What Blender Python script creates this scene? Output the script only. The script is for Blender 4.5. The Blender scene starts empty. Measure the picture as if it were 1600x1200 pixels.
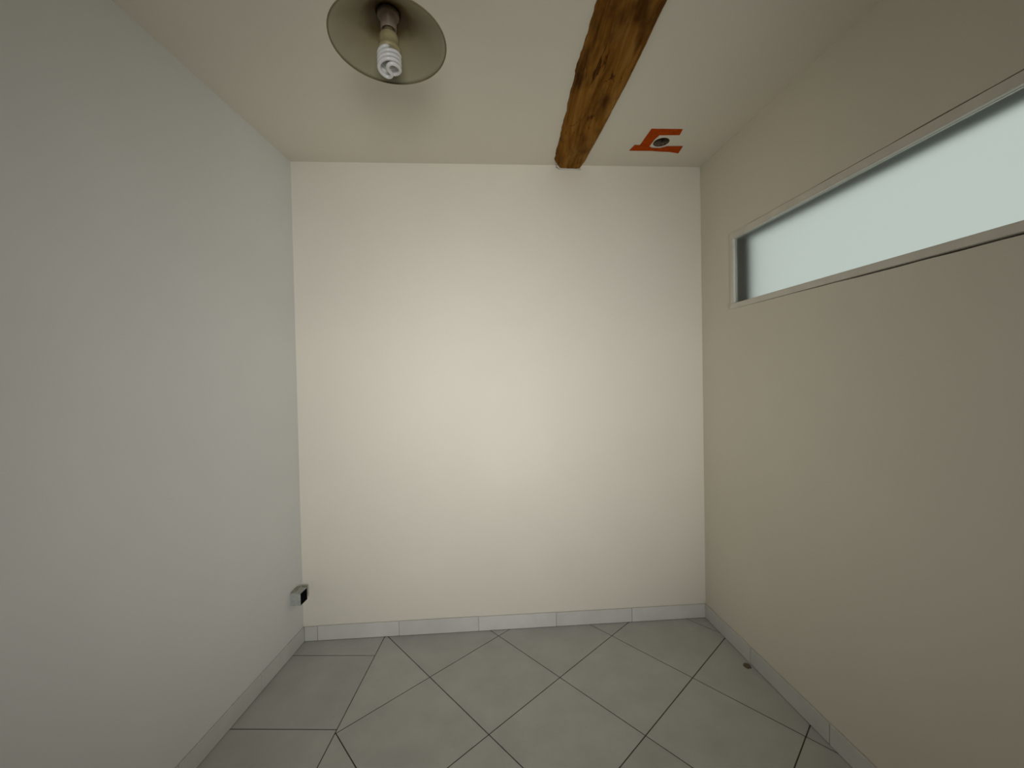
import bpy, bmesh, math, random
from mathutils import Vector, Matrix, noise
random.seed(7)
SC = bpy.context.scene
COL = SC.collection

# ------------------------------------------------------------------ camera
F_PX, PITCH, ROLL, CAM_H = 634.7, -0.01552, -0.01993, 1.2977
H = 2.383                                            # ceiling height
fw = Vector((0, math.cos(PITCH), math.sin(PITCH)))
up0 = Vector((0, -math.sin(PITCH), math.cos(PITCH)))
rt0 = Vector((1, 0, 0))
rt = rt0 * math.cos(ROLL) + up0 * math.sin(ROLL)
up = -rt0 * math.sin(ROLL) + up0 * math.cos(ROLL)
cd = bpy.data.cameras.new('camera')
cd.sensor_fit = 'HORIZONTAL'; cd.sensor_width = 36.0; cd.lens = F_PX * 36.0 / 1600.0
cd.clip_start = 0.02
cam = bpy.data.objects.new('camera', cd); COL.objects.link(cam)
m = Matrix((rt, up, -fw)).transposed().to_4x4(); m.translation = (0, 0, CAM_H)
cam.matrix_world = m
SC.camera = cam

# ------------------------------------------------------------------ world: plain overcast daylight
w = bpy.data.worlds.new('overcast'); SC.world = w; w.use_nodes = True
bg = w.node_tree.nodes['Background']
bg.inputs['Color'].default_value = (0.93, 1.0, 0.935, 1)
bg.inputs['Strength'].default_value = 0.70

# ------------------------------------------------------------------ area lamp for daylight from behind, beam narrowed to copy lens fall-off
ld = bpy.data.lights.new('doorway_beam_lamp', 'AREA')
ld.shape = 'RECTANGLE'; ld.size = 0.80; ld.size_y = 0.90
ld.energy = 8.7; ld.color = (1.0, 0.985, 0.935); ld.spread = math.radians(59)
lo = bpy.data.objects.new('doorway_beam_lamp', ld); COL.objects.link(lo)
lo.location = (0.40, -1.56, 1.00)
tgt = Vector((-0.18, 2.08, 1.22))
lo.rotation_euler = (tgt - lo.location).to_track_quat('-Z', 'Y').to_euler()

vs = SC.view_settings
vs.view_transform = 'Standard'; vs.look = 'None'; vs.gamma = 1.0; vs.use_curve_mapping = False
vs.exposure = 0.0

# ------------------------------------------------------------------ materials
def mat(name):
    mt = bpy.data.materials.new(name); mt.use_nodes = True
    nt = mt.node_tree; b = nt.nodes['Principled BSDF']
    return mt, nt, b, nt.nodes.new, nt.links.new

def ramp(nt, stops):
    r = nt.nodes.new('ShaderNodeValToRGB'); cr = r.color_ramp
    while len(cr.elements) < len(stops): cr.elements.new(0.5)
    for e, (p, c) in zip(cr.elements, stops):
        e.position = p; e.color = (*c, 1)
    return r

def plaster(name, col, var=0.03, bump=0.10):
    mt, nt, b, N, L = mat(name)
    tc = N('ShaderNodeTexCoord')
    n1 = N('ShaderNodeTexNoise'); n1.inputs['Scale'].default_value = 1.6; n1.inputs['Detail'].default_value = 5
    L(tc.outputs['Object'], n1.inputs['Vector'])
    r = ramp(nt, [(0.35, tuple(c * (1 - var) for c in col)), (0.65, tuple(min(1, c * (1 + var * 0.6)) for c in col))])
    L(n1.outputs['Fac'], r.inputs['Fac']); L(r.outputs['Color'], b.inputs['Base Color'])
    n2 = N('ShaderNodeTexNoise'); n2.inputs['Scale'].default_value = 9; n2.inputs['Detail'].default_value = 6
    L(tc.outputs['Object'], n2.inputs['Vector'])
    bp = N('ShaderNodeBump'); bp.inputs['Strength'].default_value = bump; bp.inputs['Distance'].default_value = 0.01
    L(n2.outputs['Fac'], bp.inputs['Height']); L(bp.outputs['Normal'], b.inputs['Normal'])
    b.inputs['Roughness'].default_value = 0.75; b.inputs['Specular IOR Level'].default_value = 0.25
    return mt

def plain(name, col, rough=0.5, spec=0.4, var=0.0, scale=20, bump=0.0, metallic=0.0):
    mt, nt, b, N, L = mat(name)
    b.inputs['Base Color'].default_value = (*col, 1)
    b.inputs['Roughness'].default_value = rough; b.inputs['Specular IOR Level'].default_value = spec
    b.inputs['Metallic'].default_value = metallic
    if var or bump:
        tc = N('ShaderNodeTexCoord')
        n1 = N('ShaderNodeTexNoise'); n1.inputs['Scale'].default_value = scale; n1.inputs['Detail'].default_value = 5
        L(tc.outputs['Object'], n1.inputs['Vector'])
        if var:
            r = ramp(nt, [(0.3, tuple(c * (1 - var) for c in col)), (0.7, tuple(min(1, c * (1 + var)) for c in col))])
            L(n1.outputs['Fac'], r.inputs['Fac']); L(r.outputs['Color'], b.inputs['Base Color'])
        if bump:
            bp = N('ShaderNodeBump'); bp.inputs['Strength'].default_value = bump; bp.inputs['Distance'].default_value = 0.004
            L(n1.outputs['Fac'], bp.inputs['Height']); L(bp.outputs['Normal'], b.inputs['Normal'])
    return mt

M = {}
M['paint_white'] = plaster('white_wall_paint', (0.80, 0.81, 0.805))
M['paint_cream'] = plaster('cream_wall_paint', (0.83, 0.795, 0.705))
M['paint_right'] = plaster('right_wall_paint', (0.80, 0.76, 0.655))
M['paint_ceiling'] = plaster('ceiling_paint', (0.80, 0.76, 0.665))
M['crack_core'] = plain('dark_crack_core', (0.09, 0.065, 0.04), 0.9, 0.1, 0.3, 30)  # wall core coloured dark so the trim crack reads as deep shade
M['grout'] = plain('dark_grout', (0.105, 0.097, 0.077), 0.9, 0.1, 0.25, 25)
M['skirting_joint'] = plain('grey_skirting_joint', (0.26, 0.25, 0.22), 0.9, 0.1, 0.2, 25)
M['trim'] = plain('cream_trim_paint', (0.76, 0.73, 0.65), 0.45, 0.4, 0.06, 14, 0.15)
M['liner_shade'] = plain('deep_shade_liner', (0.022, 0.017, 0.011), 0.8, 0.05, 0.3, 18)  # shade of the window reveal put into the colour, deepest at the ends
M['liner_half_shade'] = plain('half_shade_liner', (0.09, 0.105, 0.092), 0.7, 0.2, 0.2, 18)  # lighter reveal shade put into the colour, for head and sill
M['box_grey'] = plain('grey_plastic', (0.44, 0.46, 0.44), 0.5, 0.4, 0.15, 60)
M['black'] = plain('box_inside_black', (0.003, 0.003, 0.004), 0.7, 0.03)  # black in place of the shade inside the open box
M['mortar'] = plain('dingy_mortar', (0.34, 0.33, 0.27), 0.9, 0.1, 0.25, 60, 0.4)
M['orange'] = plain('orange_tape', (0.46, 0.062, 0.0015), 0.8, 0.08, 0.18, 45)
M['hole'] = plain('hole_concrete', (0.16, 0.125, 0.09), 0.95, 0.1, 0.5, 90, 0.6)
M['socket'] = plain('pinkish_brown_bakelite', (0.26, 0.20, 0.15), 0.4, 0.4, 0.12, 60)
M['bulb_base'] = plain('aged_beige_plastic', (0.42, 0.36, 0.20), 0.45, 0.4, 0.15, 40)
M['tube'] = plain('white_fluorescent_tube', (0.80, 0.80, 0.80), 0.25, 0.5, 0.04, 60)
M['cord'] = plain('white_cord', (0.6, 0.57, 0.5), 0.6)
M['chip'] = plain('brown_debris', (0.17, 0.145, 0.09), 0.9, 0.1, 0.3, 120, 0.5)
M['rear_dark'] = plain('dark_bounce_absorber', (0.10, 0.07, 0.045), 0.6, 0.3, 0.3, 9)  # unseen rear surfaces, made dark to cut bounce near the camera
M['step'] = plain('door_frame_paint', (0.6, 0.58, 0.52), 0.5, 0.4, 0.05)

def tile_mat(name, lo_, hi_, rough):
    mt, nt, b, N, L = mat(name)
    tc = N('ShaderNodeTexCoord'); oi = N('ShaderNodeObjectInfo'); ge = N('ShaderNodeNewGeometry')
    n1 = N('ShaderNodeTexNoise'); n1.inputs['Scale'].default_value = 6; n1.inputs['Detail'].default_value = 7; n1.inputs['Roughness'].default_value = 0.6
    L(ge.outputs['Position'], n1.inputs['Vector'])
    r = ramp(nt, [(0.3, lo_), (0.7, hi_)]); L(n1.outputs['Fac'], r.inputs['Fac'])
    hs = N('ShaderNodeHueSaturation'); mr = N('ShaderNodeMapRange')
    mr.inputs['To Min'].default_value = 0.94; mr.inputs['To Max'].default_value = 1.05
    L(oi.outputs['Random'], mr.inputs['Value']); L(mr.outputs['Result'], hs.inputs['Value'])
    L(r.outputs['Color'], hs.inputs['Color']); L(hs.outputs['Color'], b.inputs['Base Color'])
    b.inputs['Roughness'].default_value = rough; b.inputs['Specular IOR Level'].default_value = 0.35
    return mt
M['tile'] = tile_mat('grey_ceramic_tile', (0.46, 0.46, 0.445), (0.545, 0.545, 0.525), 0.45)
M['skirting'] = tile_mat('pale_grey_skirting_tile', (0.65, 0.65, 0.635), (0.75, 0.75, 0.73), 0.4)

def wood_mat():
    mt, nt, b, N, L = mat('old_brown_wood')
    tc = N('ShaderNodeTexCoord')
    mp = N('ShaderNodeMapping'); mp.inputs['Scale'].default_value = (26, 2.2, 26); L(tc.outputs['Object'], mp.inputs['Vector'])
    n1 = N('ShaderNodeTexNoise'); n1.inputs['Scale'].default_value = 1.3; n1.inputs['Detail'].default_value = 7; n1.inputs['Roughness'].default_value = 0.6; n1.inputs['Distortion'].default_value = 0.7
    L(mp.outputs['Vector'], n1.inputs['Vector'])
    r1 = ramp(nt, [(0.30, (0.095, 0.036, 0.004)), (0.48, (0.235, 0.10, 0.012)), (0.70, (0.38, 0.195, 0.046))])
    L(n1.outputs['Fac'], r1.inputs['Fac'])
    mp2 = N('ShaderNodeMapping'); mp2.inputs['Scale'].default_value = (13, 5.5, 13); mp2.inputs['Location'].default_value = (0.3, 2.9, 0); L(tc.outputs['Object'], mp2.inputs['Vector'])
    n2 = N('ShaderNodeTexNoise'); n2.inputs['Scale'].default_value = 1.0; n2.inputs['Detail'].default_value = 3
    L(mp2.outputs['Vector'], n2.inputs['Vector'])
    r2 = ramp(nt, [(0.34, (0.22, 0.15, 0.10)), (0.52, (1, 1, 1))]); L(n2.outputs['Fac'], r2.inputs['Fac'])
    # fine dark drying cracks along the grain
    mp3 = N('ShaderNodeMapping'); mp3.inputs['Scale'].default_value = (20, 4.0, 20); mp3.inputs['Location'].default_value = (1.7, 0.4, 0); L(tc.outputs['Object'], mp3.inputs['Vector'])
    n3 = N('ShaderNodeTexNoise'); n3.inputs['Scale'].default_value = 1.0; n3.inputs['Detail'].default_value = 4; n3.inputs['Distortion'].default_value = 1.0
    L(mp3.outputs['Vector'], n3.inputs['Vector'])
    r3 = ramp(nt, [(0.480, (1, 1, 1)), (0.496, (0.25, 0.18, 0.12)), (0.504, (0.25, 0.18, 0.12)), (0.520, (1, 1, 1))]); L(n3.outputs['Fac'], r3.inputs['Fac'])
    n4 = N('ShaderNodeTexNoise'); n4.inputs['Scale'].default_value = 7; L(tc.outputs['Object'], n4.inputs['Vector'])
    r4 = ramp(nt, [(0.48, (0, 0, 0)), (0.60, (1, 1, 1))]); L(n4.outputs['Fac'], r4.inputs['Fac'])
    mc = N('ShaderNodeMix'); mc.data_type = 'RGBA'; mc.blend_type = 'MULTIPLY'; L(r4.outputs['Color'], mc.inputs[0])
    L(r1.outputs['Color'], mc.inputs[6]); L(r3.outputs['Color'], mc.inputs[7])
    mx = N('ShaderNodeMix'); mx.data_type = 'RGBA'; mx.blend_type = 'MULTIPLY'; mx.inputs[0].default_value = 0.8
    L(mc.outputs[2], mx.inputs[6]); L(r2.outputs['Color'], mx.inputs[7])
    L(mx.outputs[2], b.inputs['Base Color'])
    bp = N('ShaderNodeBump'); bp.inputs['Strength'].default_value = 0.6; bp.inputs['Distance'].default_value = 0.006
    L(n1.outputs['Fac'], bp.inputs['Height']); L(bp.outputs['Normal'], b.inputs['Normal'])
    b.inputs['Roughness'].default_value = 0.8; b.inputs['Specular IOR Level'].default_value = 0.08
    return mt
M['wood'] = wood_mat()

def shade_mat():
    # enamel browned by the heat of the bulb: the stain spreads from the socket
    mt, nt, b, N, L = mat('heat_stained_shade')
    tc = N('ShaderNodeTexCoord'); sp = N('ShaderNodeSeparateXYZ'); L(tc.outputs['Object'], sp.inputs[0])
    cb = N('ShaderNodeCombineXYZ'); L(sp.outputs['X'], cb.inputs['X']); L(sp.outputs['Y'], cb.inputs['Y'])
    ln = N('ShaderNodeVectorMath'); ln.operation = 'LENGTH'; L(cb.outputs[0], ln.inputs[0])
    n1 = N('ShaderNodeTexNoise'); n1.inputs['Scale'].default_value = 14; n1.inputs['Detail'].default_value = 3
    L(tc.outputs['Object'], n1.inputs['Vector'])
    ma = N('ShaderNodeMath'); ma.operation = 'MULTIPLY_ADD'; ma.inputs[1].default_value = 0.05; L(n1.outputs['Fac'], ma.inputs[0]); L(ln.outputs['Value'], ma.inputs[2])
    mr = N('ShaderNodeMapRange'); mr.inputs['From Min'].default_value = 0.025; mr.inputs['From Max'].default_value = 0.175
    L(ma.outputs[0], mr.inputs['Value'])
    r = ramp(nt, [(0.14, (0.030, 0.014, 0.002)), (0.33, (0.11, 0.072, 0.024)), (0.50, (0.27, 0.24, 0.14)), (1.0, (0.37, 0.345, 0.24))])
    L(mr.outputs['Result'], r.inputs['Fac']); L(r.outputs['Color'], b.inputs['Base Color'])
    b.inputs['Roughness'].default_value = 0.4; b.inputs['Specular IOR Level'].default_value = 0.35
    return mt
M['shade'] = shade_mat()
M['rim'] = plain('brown_shade_rim', (0.20, 0.17, 0.09), 0.5, 0.3, 0.15, 30)

def frosted():
    mt, nt, b, N, L = mat('frosted_glass')
    out = nt.nodes['Material Output']
    rf = N('ShaderNodeBsdfRefraction'); rf.inputs['IOR'].default_value = 1.45; rf.inputs['Roughness'].default_value = 0.38
    rf.inputs['Color'].default_value = (0.95, 0.98, 0.97, 1)
    df = N('ShaderNodeBsdfDiffuse'); df.inputs['Color'].default_value = (0.75, 0.78, 0.77, 1)
    mx = N('ShaderNodeMixShader'); mx.inputs[0].default_value = 0.12
    L(rf.outputs[0], mx.inputs[1]); L(df.outputs[0], mx.inputs[2]); L(mx.outputs[0], out.inputs['Surface'])
    tc = N('ShaderNodeTexCoord')
    n1 = N('ShaderNodeTexNoise'); n1.inputs['Scale'].default_value = 22; n1.inputs['Detail'].default_value = 5
    L(tc.outputs['Object'], n1.inputs['Vector'])
    bp = N('ShaderNodeBump'); bp.inputs['Strength'].default_value = 0.02; bp.inputs['Distance'].default_value = 0.002
    L(n1.outputs['Fac'], bp.inputs['Height']); L(bp.outputs['Normal'], rf.inputs['Normal'])
    return mt
M['frosted'] = frosted()

# ------------------------------------------------------------------ helpers
def obj(name, bm, mats, parent=None, smooth=False):
    me = bpy.data.meshes.new(name)
    bmesh.ops.recalc_face_normals(bm, faces=bm.faces[:])
    bm.to_mesh(me); bm.free()
    for k in (mats if isinstance(mats, (list, tuple)) else [mats]): me.materials.append(M[k])
    if smooth:
        for p in me.polygons: p.use_smooth = True
    o = bpy.data.objects.new(name, me); COL.objects.link(o)
    if parent: o.parent = parent
    return o

def empty(name, loc=(0, 0, 0), rz=0.0):
    o = bpy.data.objects.new(name, None); COL.objects.link(o)
    o.empty_display_size = 0.05; o.location = loc; o.rotation_euler = (0, 0, rz)
    return o

def tag(o, label, cat=None, group=None, kind=None):
    o['label'] = label
    if cat: o['category'] = cat
    if group: o['group'] = group
    if kind: o['kind'] = kind
    return o

def prism(bm, pts, z0, z1, mi=0):
    a = [bm.verts.new((p[0], p[1], z0)) for p in pts]
    b = [bm.verts.new((p[0], p[1], z1)) for p in pts]
    n = len(pts); fs = [bm.faces.new(a[::-1]), bm.faces.new(b)]
    for i in range(n): fs.append(bm.faces.new((a[i], a[(i + 1) % n], b[(i + 1) % n], b[i])))
    for f in fs: f.material_index = mi

def box(bm, lo_, hi_, mi=0, bevel=0.0):
    (x0, y0, z0), (x1, y1, z1) = lo_, hi_
    t = bmesh.new(); prism(t, [(x0, y0), (x1, y0), (x1, y1), (x0, y1)], z0, z1, mi)
    if bevel: bmesh.ops.bevel(t, geom=t.edges[:], offset=bevel, segments=2, affect='EDGES')
    me = bpy.data.meshes.new('t'); t.to_mesh(me); t.free(); bm.from_mesh(me); bpy.data.meshes.remove(me)

def lathe(bm, prof, seg=64, mi=0):
    rings = []
    for r, z in prof:
        rings.append([bm.verts.new((r * math.cos(2 * math.pi * k / seg), r * math.sin(2 * math.pi * k / seg), z)) for k in range(seg)])
    for a, b in zip(rings, rings[1:]):
        for k in range(seg):
            bm.faces.new((a[k], a[(k + 1) % seg], b[(k + 1) % seg], b[k])).material_index = mi
    return rings

def tube(bm, path, rad, seg=12):
    path = [Vector(p) for p in path]; rings = []
    nrm = None
    for i, p in enumerate(path):
        t = (path[min(i + 1, len(path) - 1)] - path[max(i - 1, 0)]).normalized()
        if nrm is None: nrm = t.orthogonal().normalized()
        nrm = (nrm - t * nrm.dot(t)).normalized(); bi = t.cross(nrm)
        rr = rad(i) if callable(rad) else rad
        rings.append([bm.verts.new(p + nrm * rr * math.cos(2 * math.pi * k / seg) + bi * rr * math.sin(2 * math.pi * k / seg)) for k in range(seg)])
    for a, b in zip(rings, rings[1:]):
        for k in range(seg): bm.faces.new((a[k], a[(k + 1) % seg], b[(k + 1) % seg], b[k]))
    bm.faces.new(rings[0][::-1]); bm.faces.new(rings[-1])

def clip(poly, p, n):
    # keep the side where (q - p).n >= 0
    out = []
    for i in range(len(poly)):
        a, b = poly[i], poly[(i + 1) % len(poly)]
        da = (a[0] - p[0]) * n[0] + (a[1] - p[1]) * n[1]; db = (b[0] - p[0]) * n[0] + (b[1] - p[1]) * n[1]
        if da >= 0: out.append(a)
        if (da >= 0) != (db >= 0):
            t = da / (da - db); out.append((a[0] + (b[0] - a[0]) * t, a[1] + (b[1] - a[1]) * t))
    return out

def area(poly): return 0.5 * sum(poly[i][0] * poly[(i + 1) % len(poly)][1] - poly[(i + 1) % len(poly)][0] * poly[i][1] for i in range(len(poly)))

# ------------------------------------------------------------------ room plan (walls are not quite square to one another)
BL = Vector((-1.068, 2.016)); BR = Vector((1.010, 2.150))
dl = Vector((-0.045, -1)).normalized(); dr = Vector((0.0986, -0.9951)).normalized()
REAR_Y = -1.50
FL = BL + dl * ((REAR_Y - BL.y) / dl.y); FR = BR + dr * ((REAR_Y - BR.y) / dr.y)
db = (BR - BL).normalized(); df_ = (FR - FL).normalized()
WLEN_B = (BR - BL).length; WLEN_L = (FL - BL).length; WLEN_R = (FR - BR).length
TH = 0.10

class Wall:
    """local frame of a wall: s along it, d outwards from the room, z up"""
    def __init__(self, org, dirv, out): self.o, self.d, self.n = org, dirv, out
    def mat(self):
        return Matrix(((self.d.x, self.n.x, 0, self.o.x), (self.d.y, self.n.y, 0, self.o.y), (0, 0, 1, 0), (0, 0, 0, 1)))
def perp_out(d, centre_from):
    n = Vector((-d.y, d.x)); c = Vector((0, 0.3)) - centre_from
    return -n if n.dot(c) > 0 else n
W_back = Wall(BL, db, perp_out(db, BL)); W_left = Wall(BL, dl, perp_out(dl, BL))
W_right = Wall(BR, dr, perp_out(dr, BR)); W_rear = Wall(FL, df_, perp_out(df_, FL))

def structure(name, bm, mats, wall=None, label=None):
    if wall: bm.transform(wall.mat())
    o = obj(name, bm, mats); o['kind'] = 'structure'
    if label: o['label'] = label
    return o

# back and left walls
bm = bmesh.new(); box(bm, (-TH, 0, 0), (WLEN_B + TH, TH, H)); structure('wall_back', bm, 'paint_cream', W_back, 'cream plastered end wall, bare and smooth')
bm = bmesh.new(); box(bm, (0, 0, 0), (WLEN_L + 0.0, TH, H)); structure('wall_left', bm, 'paint_white', W_left, 'plain white plastered side wall without openings')

# right wall with the long window slot; the plaster face stops a little short of the trim, leaving a crack
S0, S1, Z0, Z1 = 0.243, 1.800, 1.597, 1.947          # outer edges of the trim
FACE, THR = 0.020, 0.085
bm = bmesh.new()
IS0, IS1, IZ0, IZ1 = S0 + 0.018, S1 - 0.018, Z0 + 0.018, Z1 - 0.018
for a, b in (((0, FACE, 0), (IS0, THR, H)), ((IS1, FACE, 0), (WLEN_R, THR, H)), ((IS0, FACE, 0), (IS1, THR, IZ0)), ((IS0, FACE, IZ1), (IS1, THR, H))):
    box(bm, a, b, 1)
NS = 70
def crack_lo(s):
    t = max(0, (s - S0 - 0.05) / 1.0); k = noise.noise(Vector((s * 9, 1.3, 0)))
    return Z0 - max(0.0002, min(0.0085, 0.0075 * t + 0.0022 * k * min(1, t * 3)))
def crack_hi(s):
    t = max(0, (s - S0) / 1.0); k = noise.noise(Vector((s * 11, 7.7, 0)))
    return Z1 + max(0.0004, min(0.0075, 0.0015 + 0.0040 * t + 0.0020 * k))
def face_strip(fn, zfar):
    ss = [S0 - 0.001 + (S1 - S0 + 0.002) * i / NS for i in range(NS + 1)]
    v = [(bm.verts.new((s, 0, fn(s))), bm.verts.new((s, 0, zfar)), bm.verts.new((s, FACE, fn(s))), bm.verts.new((s, FACE, zfar))) for s in ss]
    for a, b in zip(v, v[1:]):
        bm.faces.new((a[0], b[0], b[1], a[1])); bm.faces.new((a[0], a[2], b[2], b[0]))
face_strip(crack_lo, 0.0); face_strip(crack_hi, H)
box(bm, (0, 0, 0), (S0 - 0.001, FACE, H)); box(bm, (S1 + 0.001, 0, 0), (WLEN_R, FACE, H))
structure('wall_right', bm, ['paint_right', 'crack_core'], W_right, 'cream plastered side wall pierced by a long high window')

# unseen rear wall, coloured dark to cut bounce; the lamp stands in its doorway
bm = bmesh.new(); LR = (FR - FL).length
DX0, DX1, DZ = 1.18, 2.10, 2.05
for a, b in (((-TH, 0, 0), (DX0, TH, H)), ((DX1, 0, 0), (LR + TH, TH, H)), ((DX0, 0, DZ), (DX1, TH, H))): box(bm, a, b)
structure('wall_rear', bm, 'rear_dark', W_rear, 'unseen rear wall darkened to cut bounce light, with an open doorway')
d1 = empty('door_1'); d1.matrix_world = W_rear.mat(); tag(d1, 'open doorway with painted wooden frame', kind='structure')
for nm, a, b in (('door_jamb', (DX0, -0.012, 0), (DX0 + 0.03, TH + 0.012, DZ)), ('door_jamb', (DX1 - 0.03, -0.012, 0), (DX1, TH + 0.012, DZ)), ('door_head', (DX0 + 0.03, -0.012, DZ - 0.03), (DX1 - 0.03, TH + 0.012, DZ))):
    bm = bmesh.new(); box(bm, a, b, 0, 0.003); obj(nm, bm, 'step', d1)

# added unseen box behind the doorway, keeps world light out
bm = bmesh.new(); HD = 1.3
for a, b in (((DX0 - 0.25, TH, 0), (DX0 - 0.15, TH + HD, 2.25)), ((DX1 + 0.15, TH, 0), (DX1 + 0.25, TH + HD, 2.25)), ((DX0 - 0.25, TH + HD, 0), (DX1 + 0.25, TH + HD + 0.1, 2.25)),
             ((DX0 - 0.25, TH, 2.25), (DX1 + 0.25, TH + HD + 0.1, 2.35)), ((DX0 - 0.25, TH, -0.1), (DX1 + 0.25, TH + HD + 0.1, -0.002))): box(bm, a, b)
structure('wall_sky_block', bm, 'rear_dark', W_rear, 'added unseen enclosure keeping sky light out of the doorway')

# ------------------------------------------------------------------ ceiling with the slot of the beam and a round hole
HOLE_C, HOLE_R = (0.7195, 1.915), 0.0365
beam_L = [(-1.50, 0.395), (0.40, 0.318), (0.80, 0.293), (1.168, 0.267), (1.286, 0.262), (1.417, 0.248), (1.673, 0.243), (1.90, 0.236), (2.045, 0.233)]
beam_R = [(-1.50, 0.715), (0.40, 0.548), (0.80, 0.508), (1.172, 0.470), (1.268, 0.463), (1.452, 0.450), (1.741, 0.422), (1.95, 0.398), (2.045, 0.388)]
def interp(tab, y):
    if y <= tab[0][0]: return tab[0][1]
    for (a, xa), (b, xb) in zip(tab, tab[1:]):
        if y <= b: return xa + (xb - xa) * (y - a) / (b - a)
    return tab[-1][1]
def back_y(x): return BL.y + (x - BL.x) * (BR.y - BL.y) / (BR.x - BL.x)

bm = bmesh.new()
def loop(pts):
    vs_ = [bm.verts.new((p[0], p[1], H)) for p in pts]
    return [bm.edges.new((vs_[i], vs_[(i + 1) % len(vs_)])) for i in range(len(vs_))]
ed = loop([tuple(BL - db * 0.05 + Vector((0, 0.05))), tuple(BR + db * 0.05 + Vector((0, 0.05))), (FR.x + 0.08, REAR_Y - 0.05), (FL.x - 0.08, REAR_Y - 0.05)])
ed += loop([(HOLE_C[0] + HOLE_R * math.cos(2 * math.pi * k / 32), HOLE_C[1] + HOLE_R * math.sin(2 * math.pi * k / 32)) for k in range(32)])
bmesh.ops.triangle_fill(bm, use_beauty=True, edges=ed)
for f in [f for f in bm.faces if (f.calc_center_median().xy - Vector(HOLE_C)).length < HOLE_R * 0.9]: bm.faces.remove(f)
me_t = bm.faces[:]
r = bmesh.ops.extrude_face_region(bm, geom=me_t)
bmesh.ops.translate(bm, verts=[v for v in r['geom'] if isinstance(v, bmesh.types.BMVert)], vec=(0, 0, 0.09))
ceiling = structure('ceiling', bm, 'paint_ceiling', None, 'cream plastered ceiling with one exposed beam and a drilled hole')
bm = bmesh.new(); rg = lathe(bm, [(HOLE_R, H + 0.0005), (HOLE_R * 0.98, H + 0.03), (HOLE_R * 0.96, H + 0.085)], 32); bm.faces.new(rg[-1])
for v in bm.verts: v.co.x += HOLE_C[0]; v.co.y += HOLE_C[1]
hl = obj('drilled_hole', bm, 'hole', ceiling, True); hl['label'] = 'dark round hole drilled into the ceiling'

# ------------------------------------------------------------------ floor: slab with dark joints, every tile a piece of its own
bm = bmesh.new()
prism(bm, [(FL.x - 0.1, REAR_Y - 0.09), (FR.x + 0.1, REAR_Y - 0.09), (BR.x + 0.1, BR.y + 0.1), (BL.x - 0.1, BL.y + 0.1)], -0.10, -0.0022)
floor = structure('floor', bm, 'grout', None, 'light grey ceramic tile floor laid diagonally with a straight border strip')
BASE_T = 0.0075
inn = lambda w_: -w_.n
planes = [(W.o + inn(W) * (BASE_T - 0.002 if W is not W_rear else 0.002), inn(W)) for W in (W_left, W_back, W_right, W_rear)]
TS, TH_T, GAP = 0.40, 0.75471, 0.0042
G0 = Vector((0.1817, 1.7345)); e1 = Vector((math.cos(TH_T), math.sin(TH_T))); e2 = Vector((-math.sin(TH_T), math.cos(TH_T)))
SA, SB = Vector((-0.670, 2.025)), Vector((-0.681, 1.345)); sd = (SB - SA).normalized(); sn = Vector((-sd.y, sd.x))   # border line
if sn.x < 0: sn = -sn
def tile(poly, name='floor_tile'):
    if area(poly) < 0: poly = poly[::-1]
    if len(poly) < 3 or area(poly) < 2e-4: return
    c = Vector((sum(p[0] for p in poly) / len(poly), sum(p[1] for p in poly) / len(poly)))
    t = bmesh.new(); q = [(p[0] - c.x, p[1] - c.y) for p in poly]; n = len(q)
    sc = [1 - 0.0012 / max(0.02, math.hypot(*p)) for p in q]
    a = [t.verts.new((p[0], p[1], -0.0022)) for p in q]; b = [t.verts.new((p[0], p[1], -0.0007)) for p in q]
    d = [t.verts.new((p[0] * k, p[1] * k, 0)) for p, k in zip(q, sc)]
    t.faces.new(d); t.faces.new(a[::-1])
    for i in range(n):
        j = (i + 1) % n; t.faces.new((a[i], a[j], b[j], b[i])); t.faces.new((b[i], b[j], d[j], d[i]))
    o = obj(name, t, 'tile', floor); o.location = (c.x, c.y, random.uniform(-0.0002, 0.0002))
for i in range(-12, 6):
    for j in range(-12, 10):
        a0, a1, b0, b1 = i * TS + GAP / 2, (i + 1) * TS - GAP / 2, j * TS + GAP / 2, (j + 1) * TS - GAP / 2
        poly = [tuple(G0 + e1 * u + e2 * v) for u, v in ((a0, b0), (a1, b0), (a1, b1), (a0, b1))]
        for p, n in planes: poly = clip(poly, p, n) if len(poly) > 2 else []
        if len(poly) > 2: poly = clip(poly, SA + sn * GAP / 2, sn)
        if len(poly) > 2: tile(poly)
jd = Vector((-0.382, 0.011)).normalized(); jn = Vector((-jd.y, jd.x))
if jn.y < 0: jn = -jn
js = [1.8985 - 0.4045 * k for k in range(-1, 10)]
for ya, yb in zip(js, js[1:]):
    A = Vector((-0.672, ya)); B = Vector((-0.672, yb))
    poly = [(-1.6, -2), (0, -2), (0, 2.5), (-1.6, 2.5)]
    poly = clip(poly, B + jn * GAP / 2, jn); poly = clip(poly, A - jn * GAP / 2, -jn); poly = clip(poly, SA - sn * GAP / 2, -sn)
    for p, n in planes: poly = clip(poly, p, n) if len(poly) > 2 else []
    if len(poly) > 2: tile(poly)

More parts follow.
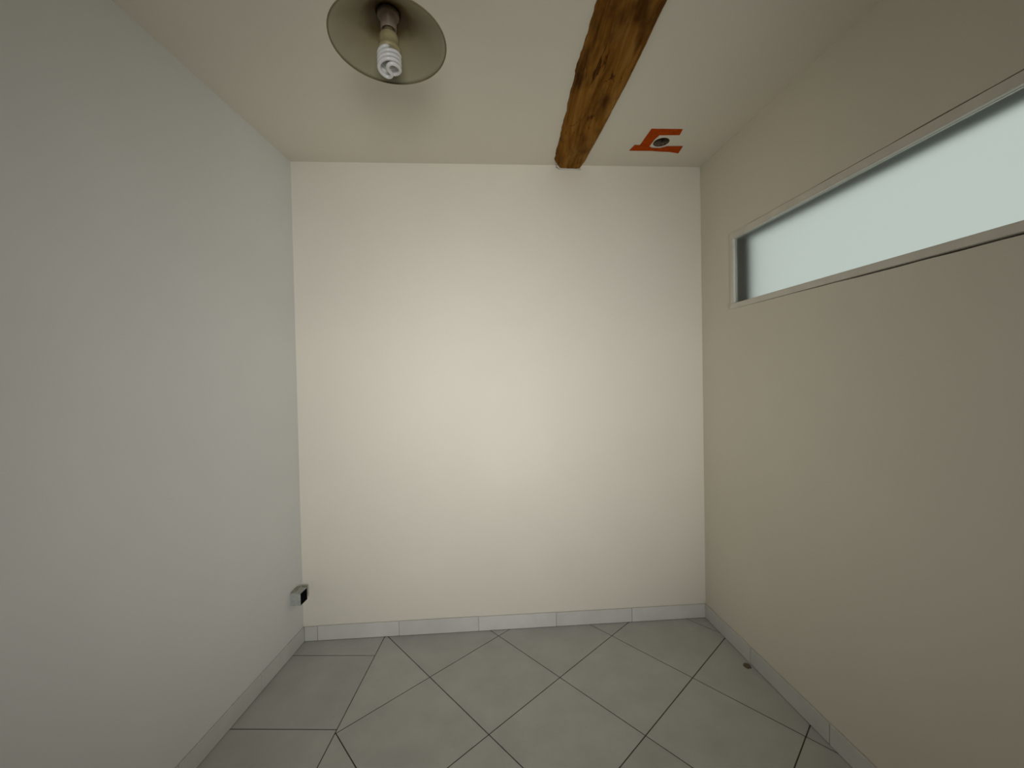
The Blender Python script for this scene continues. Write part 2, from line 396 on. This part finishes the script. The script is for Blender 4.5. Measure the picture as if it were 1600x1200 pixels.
# ------------------------------------------------------------------ skirting of tile pieces
def skirting(name, wall, length, start, sgn_len, label):
    bm = bmesh.new(); box(bm, (0, -0.0025, 0), (length, 0, 0.070))
    root = structure(name, bm, 'skirting_joint', wall, label)
    cuts = [0.006] + [c for c in (start + 0.402 * k for k in range(20)) if c < length - 0.02] + [length - 0.006]
    for a, b in zip(cuts, cuts[1:]):
        t = bmesh.new(); hgt = 0.0745 + random.uniform(-0.0015, 0.001)
        box(t, (a + 0.0009, -BASE_T + random.uniform(-0.0004, 0.0004), 0.0015), (b - 0.0009, -0.0022, hgt), 0, 0.0008)
        t.transform(wall.mat()); obj('skirting_tile', t, 'skirting', root)
skirting('baseboard_back', W_back, WLEN_B, 0.07, 1, 'pale grey tile skirting along the cream end wall')
skirting('baseboard_left', W_left, WLEN_L, 0.33, 1, 'pale grey tile skirting along the white side wall')
skirting('baseboard_right', W_right, WLEN_R, 0.36, 1, 'pale grey tile skirting under the long high window')

# ------------------------------------------------------------------ window
win = empty('window_1'); win.matrix_world = W_right.mat(); tag(win, 'long narrow high window with frosted pane in cream wooden trim', kind='structure')
TW = 0.024; PR = -0.005
def wpart(name, a, b, mk, bev=0.0015, label=None, parent=win):
    t = bmesh.new(); box(t, a, b, 0, bev); o = obj(name, t, mk, parent)
    if label: o['label'] = label
    return o
wpart('frame_rail', (S0, PR, Z1 - TW - 0.004), (S1, FACE, Z1), 'trim')
wpart('frame_rail', (S0, PR - 0.002, Z0), (S1, FACE, Z0 + TW), 'trim')
wpart('frame_stile', (S0, PR + 0.001, Z0 + TW), (S0 + TW - 0.002, FACE, Z1 - TW - 0.004), 'trim')
wpart('frame_stile', (S1 - TW, PR + 0.001, Z0 + TW), (S1, FACE, Z1 - TW - 0.004), 'trim')
wpart('pane', (S0 + TW - 0.002, 0.008, Z0 + TW), (S1 - TW, 0.012, Z1 - TW - 0.004), 'frosted', 0, 'bluish white frosted glass pane')
wpart('end_liner', (IS0, FACE, IZ0), (IS0 + 0.006, THR + 0.005, IZ1), 'liner_shade', 0.0005, 'window reveal behind the glass, deep shade put into its dark brown colour')
wpart('end_liner', (IS1 - 0.006, FACE, IZ0), (IS1, THR + 0.005, IZ1), 'liner_shade', 0.0005)
wpart('head_liner', (IS0 + 0.006, FACE, IZ1 - 0.010), (IS1 - 0.006, THR + 0.005, IZ1), 'liner_half_shade', 0.0005, 'window reveal behind the glass, lighter shade put into its grey green colour')
wpart('sill_liner', (IS0 + 0.006, FACE, IZ0), (IS1 - 0.006, THR + 0.005, IZ0 + 0.006), 'liner_half_shade', 0.0005)

# ------------------------------------------------------------------ beam
BEAM_Z = H - 0.019
bm = bmesh.new(); NL, NA = 230, 26
y_end = 2.100
rows = []
for i in range(NL + 1):
    y = REAR_Y + (y_end - REAR_Y) * i / NL
    xl, xr = interp(beam_L, y), interp(beam_R, y)
    if y > 2.045:                                     # chamfered end in the wall corner
        t = (y - 2.045) / (y_end - 2.045); xl += 0.030 * t; xr -= 0.014 * t
    xl += 0.0035 * noise.noise(Vector((y * 11, 0.2, 3))) + 0.0030 * noise.noise(Vector((y * 45, 5.2, 3))) + 0.0020 * noise.noise(Vector((y * 110, 5.2, 3)))
    xr += 0.003 * noise.noise(Vector((y * 6, 9.2, 3))) + 0.0012 * noise.noise(Vector((y * 40, 2.2, 8)))
    row = [bm.verts.new((xl, y, H))]
    for k in range(NA + 1):
        u = k / NA; x = xl + 0.004 + (xr - xl - 0.006) * u
        rnd = 0.010 * (max(0, 1 - u / 0.10) ** 2) + 0.006 * (max(0, 1 - (1 - u) / 0.06) ** 2)
        g = 0.0035 * noise.noise(Vector((x * 30, y * 3.0, 1))) + 0.0016 * noise.noise(Vector((x * 90, y * 9, 4)))
        # drying cracks running along the grain
        cx = 0.62 + 0.05 * noise.noise(Vector((0, y * 4, 6))); dcr = abs(u - cx)
        on = max(0, noise.noise(Vector((3.1, y * 3.3, 2))) + 0.25)
        g += 0.010 * on * max(0, 1 - dcr / 0.05)
        cx2 = 0.38 + 0.07 * noise.noise(Vector((4, y * 5, 6))); on2 = max(0, noise.noise(Vector((8.1, y * 5.3, 2))))
        g += 0.010 * on2 * max(0, 1 - abs(u - cx2) / 0.05)
        row.append(bm.verts.new((x, y, BEAM_Z + rnd + g)))
    row.append(bm.verts.new((xr, y, H)))
    rows.append(row)
for a, b in zip(rows, rows[1:]):
    for k in range(len(a) - 1): bm.faces.new((a[k], a[k + 1], b[k + 1], b[k]))
    bm.faces.new((a[-1], a[0], b[0], b[-1]))
bm.faces.new(rows[0][::-1]); bm.faces.new(rows[-1])
beam = empty('wooden_beam', (0, 0, 0))
tag(beam, 'rough brown wooden beam running along the cream ceiling into the end wall', 'beam')
obj('beam_timber', bm, 'wood', beam)
bm = bmesh.new()
pts = [Vector((0.250, 2.068, 0)), Vector((0.266, 2.094, 0)), Vector((0.320, 2.1005, 0)), Vector((0.376, 2.1035, 0))]
tube(bm, [(p.x, p.y, BEAM_Z - 0.001 - 0.003 * i / 3) for i, p in enumerate(pts)], 0.0035, 8)
e_ = obj('plaster_edge', bm, 'trim', beam, True); e_['label'] = 'thin pale line of plaster at the beam end'

# ------------------------------------------------------------------ orange tape
tp = empty('tape_mark', (0.66, 1.90, H)); tag(tp, 'orange tape bracket stuck on the ceiling around a small round hole', 'tape')
def strip(pts, z):
    t = bmesh.new(); prism(t, [(p[0] - 0.66, p[1] - 1.90) for p in pts], z - 0.0006, z)
    obj('tape_strip', t, 'orange', tp)
strip([(0.637, 1.808), (0.779, 1.815), (0.783, 1.860), (0.690, 1.858), (0.640, 1.850)], 0)
strip([(0.637, 1.808), (0.690, 1.858), (0.680, 1.890), (0.674, 1.945), (0.625, 1.945), (0.630, 1.880)], -0.0007)
strip([(0.588, 1.977), (0.600, 1.930), (0.660, 1.936), (0.690, 1.957), (0.730, 1.961), (0.760, 1.946), (0.835, 1.948), (0.838, 2.010), (0.790, 1.995), (0.740, 1.990), (0.700, 1.983), (0.640, 1.980)], -0.0014)

# ------------------------------------------------------------------ junction box
jb = empty('junction_box'); jb.matrix_world = W_left.mat() @ Matrix.Translation((0.046, 0, 0.236))
tag(jb, 'small grey junction box with black open front low in the wall corner', 'junction box')
JW, JH, JD = 0.058, 0.058, 0.050
t = bmesh.new(); w3 = 0.0016
for a, b in (((0, -JD, 0), (JW, 0, w3)), ((0, -JD, JH - w3), (JW, 0, JH)), ((0, -JD, w3), (w3, 0, JH - w3)), ((JW - w3, -JD, w3), (JW, 0, JH - w3))): box(t, a, b, 0, 0.0006)
obj('housing', t, 'box_grey', jb)
t = bmesh.new(); box(t, (w3, -JD - 0.0005, w3), (JW - w3, -0.004, JH - w3), 0, 0.001); o = obj('opening_fill', t, 'black', jb); o['label'] = 'solid black fill standing in for the dark open inside'  # solid block paints the shade of the open box interior
t = bmesh.new()
for k in range(9):
    s = random.uniform(0.0, JW); z = JH + random.uniform(-0.001, 0.004)
    tt = bmesh.new(); bmesh.ops.create_icosphere(tt, subdivisions=2, radius=1)
    for v in tt.verts: v.co = Vector((s + v.co.x * 0.012, -0.006 + v.co.y * random.uniform(0.008, 0.010) - abs(v.co.x) * 0.002, z + v.co.z * 0.0045))
    me = bpy.data.meshes.new('t'); tt.to_mesh(me); tt.free(); t.from_mesh(me); bpy.data.meshes.remove(me)
o = obj('mortar_smear', t, 'mortar', jb, True); o['label'] = 'dingy beige mortar smear'

# ------------------------------------------------------------------ pendant lamp
LX, LY = -0.309, 1.094
lamp = empty('pendant_lamp', (LX, LY, 2.192)); tag(lamp, 'shallow stained beige shade with a spiral energy saving bulb hanging from the ceiling', 'lamp')
# z measured from the rim
bm = bmesh.new()
prof_in = [(0.150, 0.0), (0.140, 0.008), (0.115, 0.026), (0.085, 0.047), (0.055, 0.066), (0.034, 0.078), (0.026, 0.081)]
prof = prof_in + [(r_ + 0.0015, z_ + 0.0022) for r_, z_ in reversed(prof_in)]
rg = lathe(bm, prof, 96)
for k in range(96): bm.faces.new((rg[-1][k], rg[-1][(k + 1) % 96], rg[0][(k + 1) % 96], rg[0][k]))
sh = obj('lamp_shade', bm, 'shade', lamp, True); sh['label'] = 'beige conical shade browned by heat around the socket'
bm = bmesh.new(); rg = lathe(bm, [(0.1495 + 0.0017 * math.cos(a), 0.0005 + 0.0017 * math.sin(a)) for a in [2 * math.pi * k / 8 for k in range(9)]], 96)
obj('shade_rim', bm, 'rim', sh, True)
bm = bmesh.new(); rg = lathe(bm, [(0.010, 0.112), (0.022, 0.106), (0.024, 0.084), (0.0285, 0.078), (0.0285, 0.070), (0.0265, 0.067), (0.0215, 0.065), (0.0200, 0.034), (0.0190, 0.0325), (0.0175, 0.036)], 40)
bm.faces.new(rg[0]); bm.faces.new(rg[-1][::-1]); so = obj('socket', bm, 'socket', lamp, True); so['label'] = 'pinkish brown lamp socket'
bm = bmesh.new(); rg = lathe(bm, [(0.0135, 0.036), (0.0135, 0.025), (0.0195, 0.0235), (0.0240, 0.018), (0.0258, 0.004), (0.0260, -0.010), (0.0278, -0.012), (0.0285, -0.016), (0.0278, -0.020), (0.0250, -0.022)], 40)
bm.faces.new(rg[0]); bm.faces.new(rg[-1][::-1])
bulb = obj('bulb', bm, 'bulb_base', lamp, True); bulb['label'] = 'aged beige bulb base'
bm = bmesh.new()
RC, RT = 0.0270, 0.0047; ztop, zbot = -0.0255, -0.0690; TURNS = 1.95
def helix(phase, n=90):
    out = []
    for i in range(n + 1):
        t_ = i / n; a = phase - 2 * math.pi * TURNS * t_
        out.append((RC * math.cos(a), RC * math.sin(a), ztop + (zbot - ztop) * t_))
    return out
PH0 = math.radians(-70)
hA = helix(PH0); hB = helix(PH0 + math.pi)
# both arms join through an S across the open lower end
aE = PH0 - 2 * math.pi * TURNS
s_ = [(i / 30, RC * math.cos(math.pi * i / 30)) for i in range(1, 30)]
mid = []
for t_, r_ in s_:
    ang = aE - 1.15 * (1 - abs(2 * t_ - 1))
    mid.append((r_ * math.cos(ang), r_ * math.sin(ang), zbot - 0.004 * math.sin(math.pi * t_)))
tube(bm, [(hA[0][0] * 0.6, hA[0][1] * 0.6, -0.019)] + hA[3:] + mid + hB[:2:-1] + [(hB[0][0] * 0.6, hB[0][1] * 0.6, -0.019)], RT, 12)
o = obj('spiral_tube', bm, 'tube', bulb, True); o['label'] = 'white spiral fluorescent tube'
bm = bmesh.new(); tube(bm, [(0, 0, 0.110), (0, 0, H - 2.192 - 0.02)], 0.0035, 10); obj('cord', bm, 'cord', lamp, True)
zc = H - 2.192
bm = bmesh.new(); rg = lathe(bm, [(0.045, zc), (0.045, zc - 0.006), (0.030, zc - 0.028), (0.006, zc - 0.034)], 32); bm.faces.new(rg[0]); bm.faces.new(rg[-1][::-1]); obj('ceiling_rose', bm, 'cord', lamp, True)

# ------------------------------------------------------------------ crumb on the floor
bm = bmesh.new(); bmesh.ops.create_icosphere(bm, subdivisions=3, radius=1)
for v in bm.verts:
    k = 1 + 0.35 * noise.noise(v.co * 1.7)
    v.co = Vector((v.co.x * 0.016 * k, v.co.y * 0.016 * k, max(0, v.co.z) * 0.006 * k))
o = obj('debris_crumb', bm, 'chip', None, True); o.location = (1.018, 1.780, 0.0)
tag(o, 'small brown crumb of debris on the floor tile beside the skirting', 'debris')
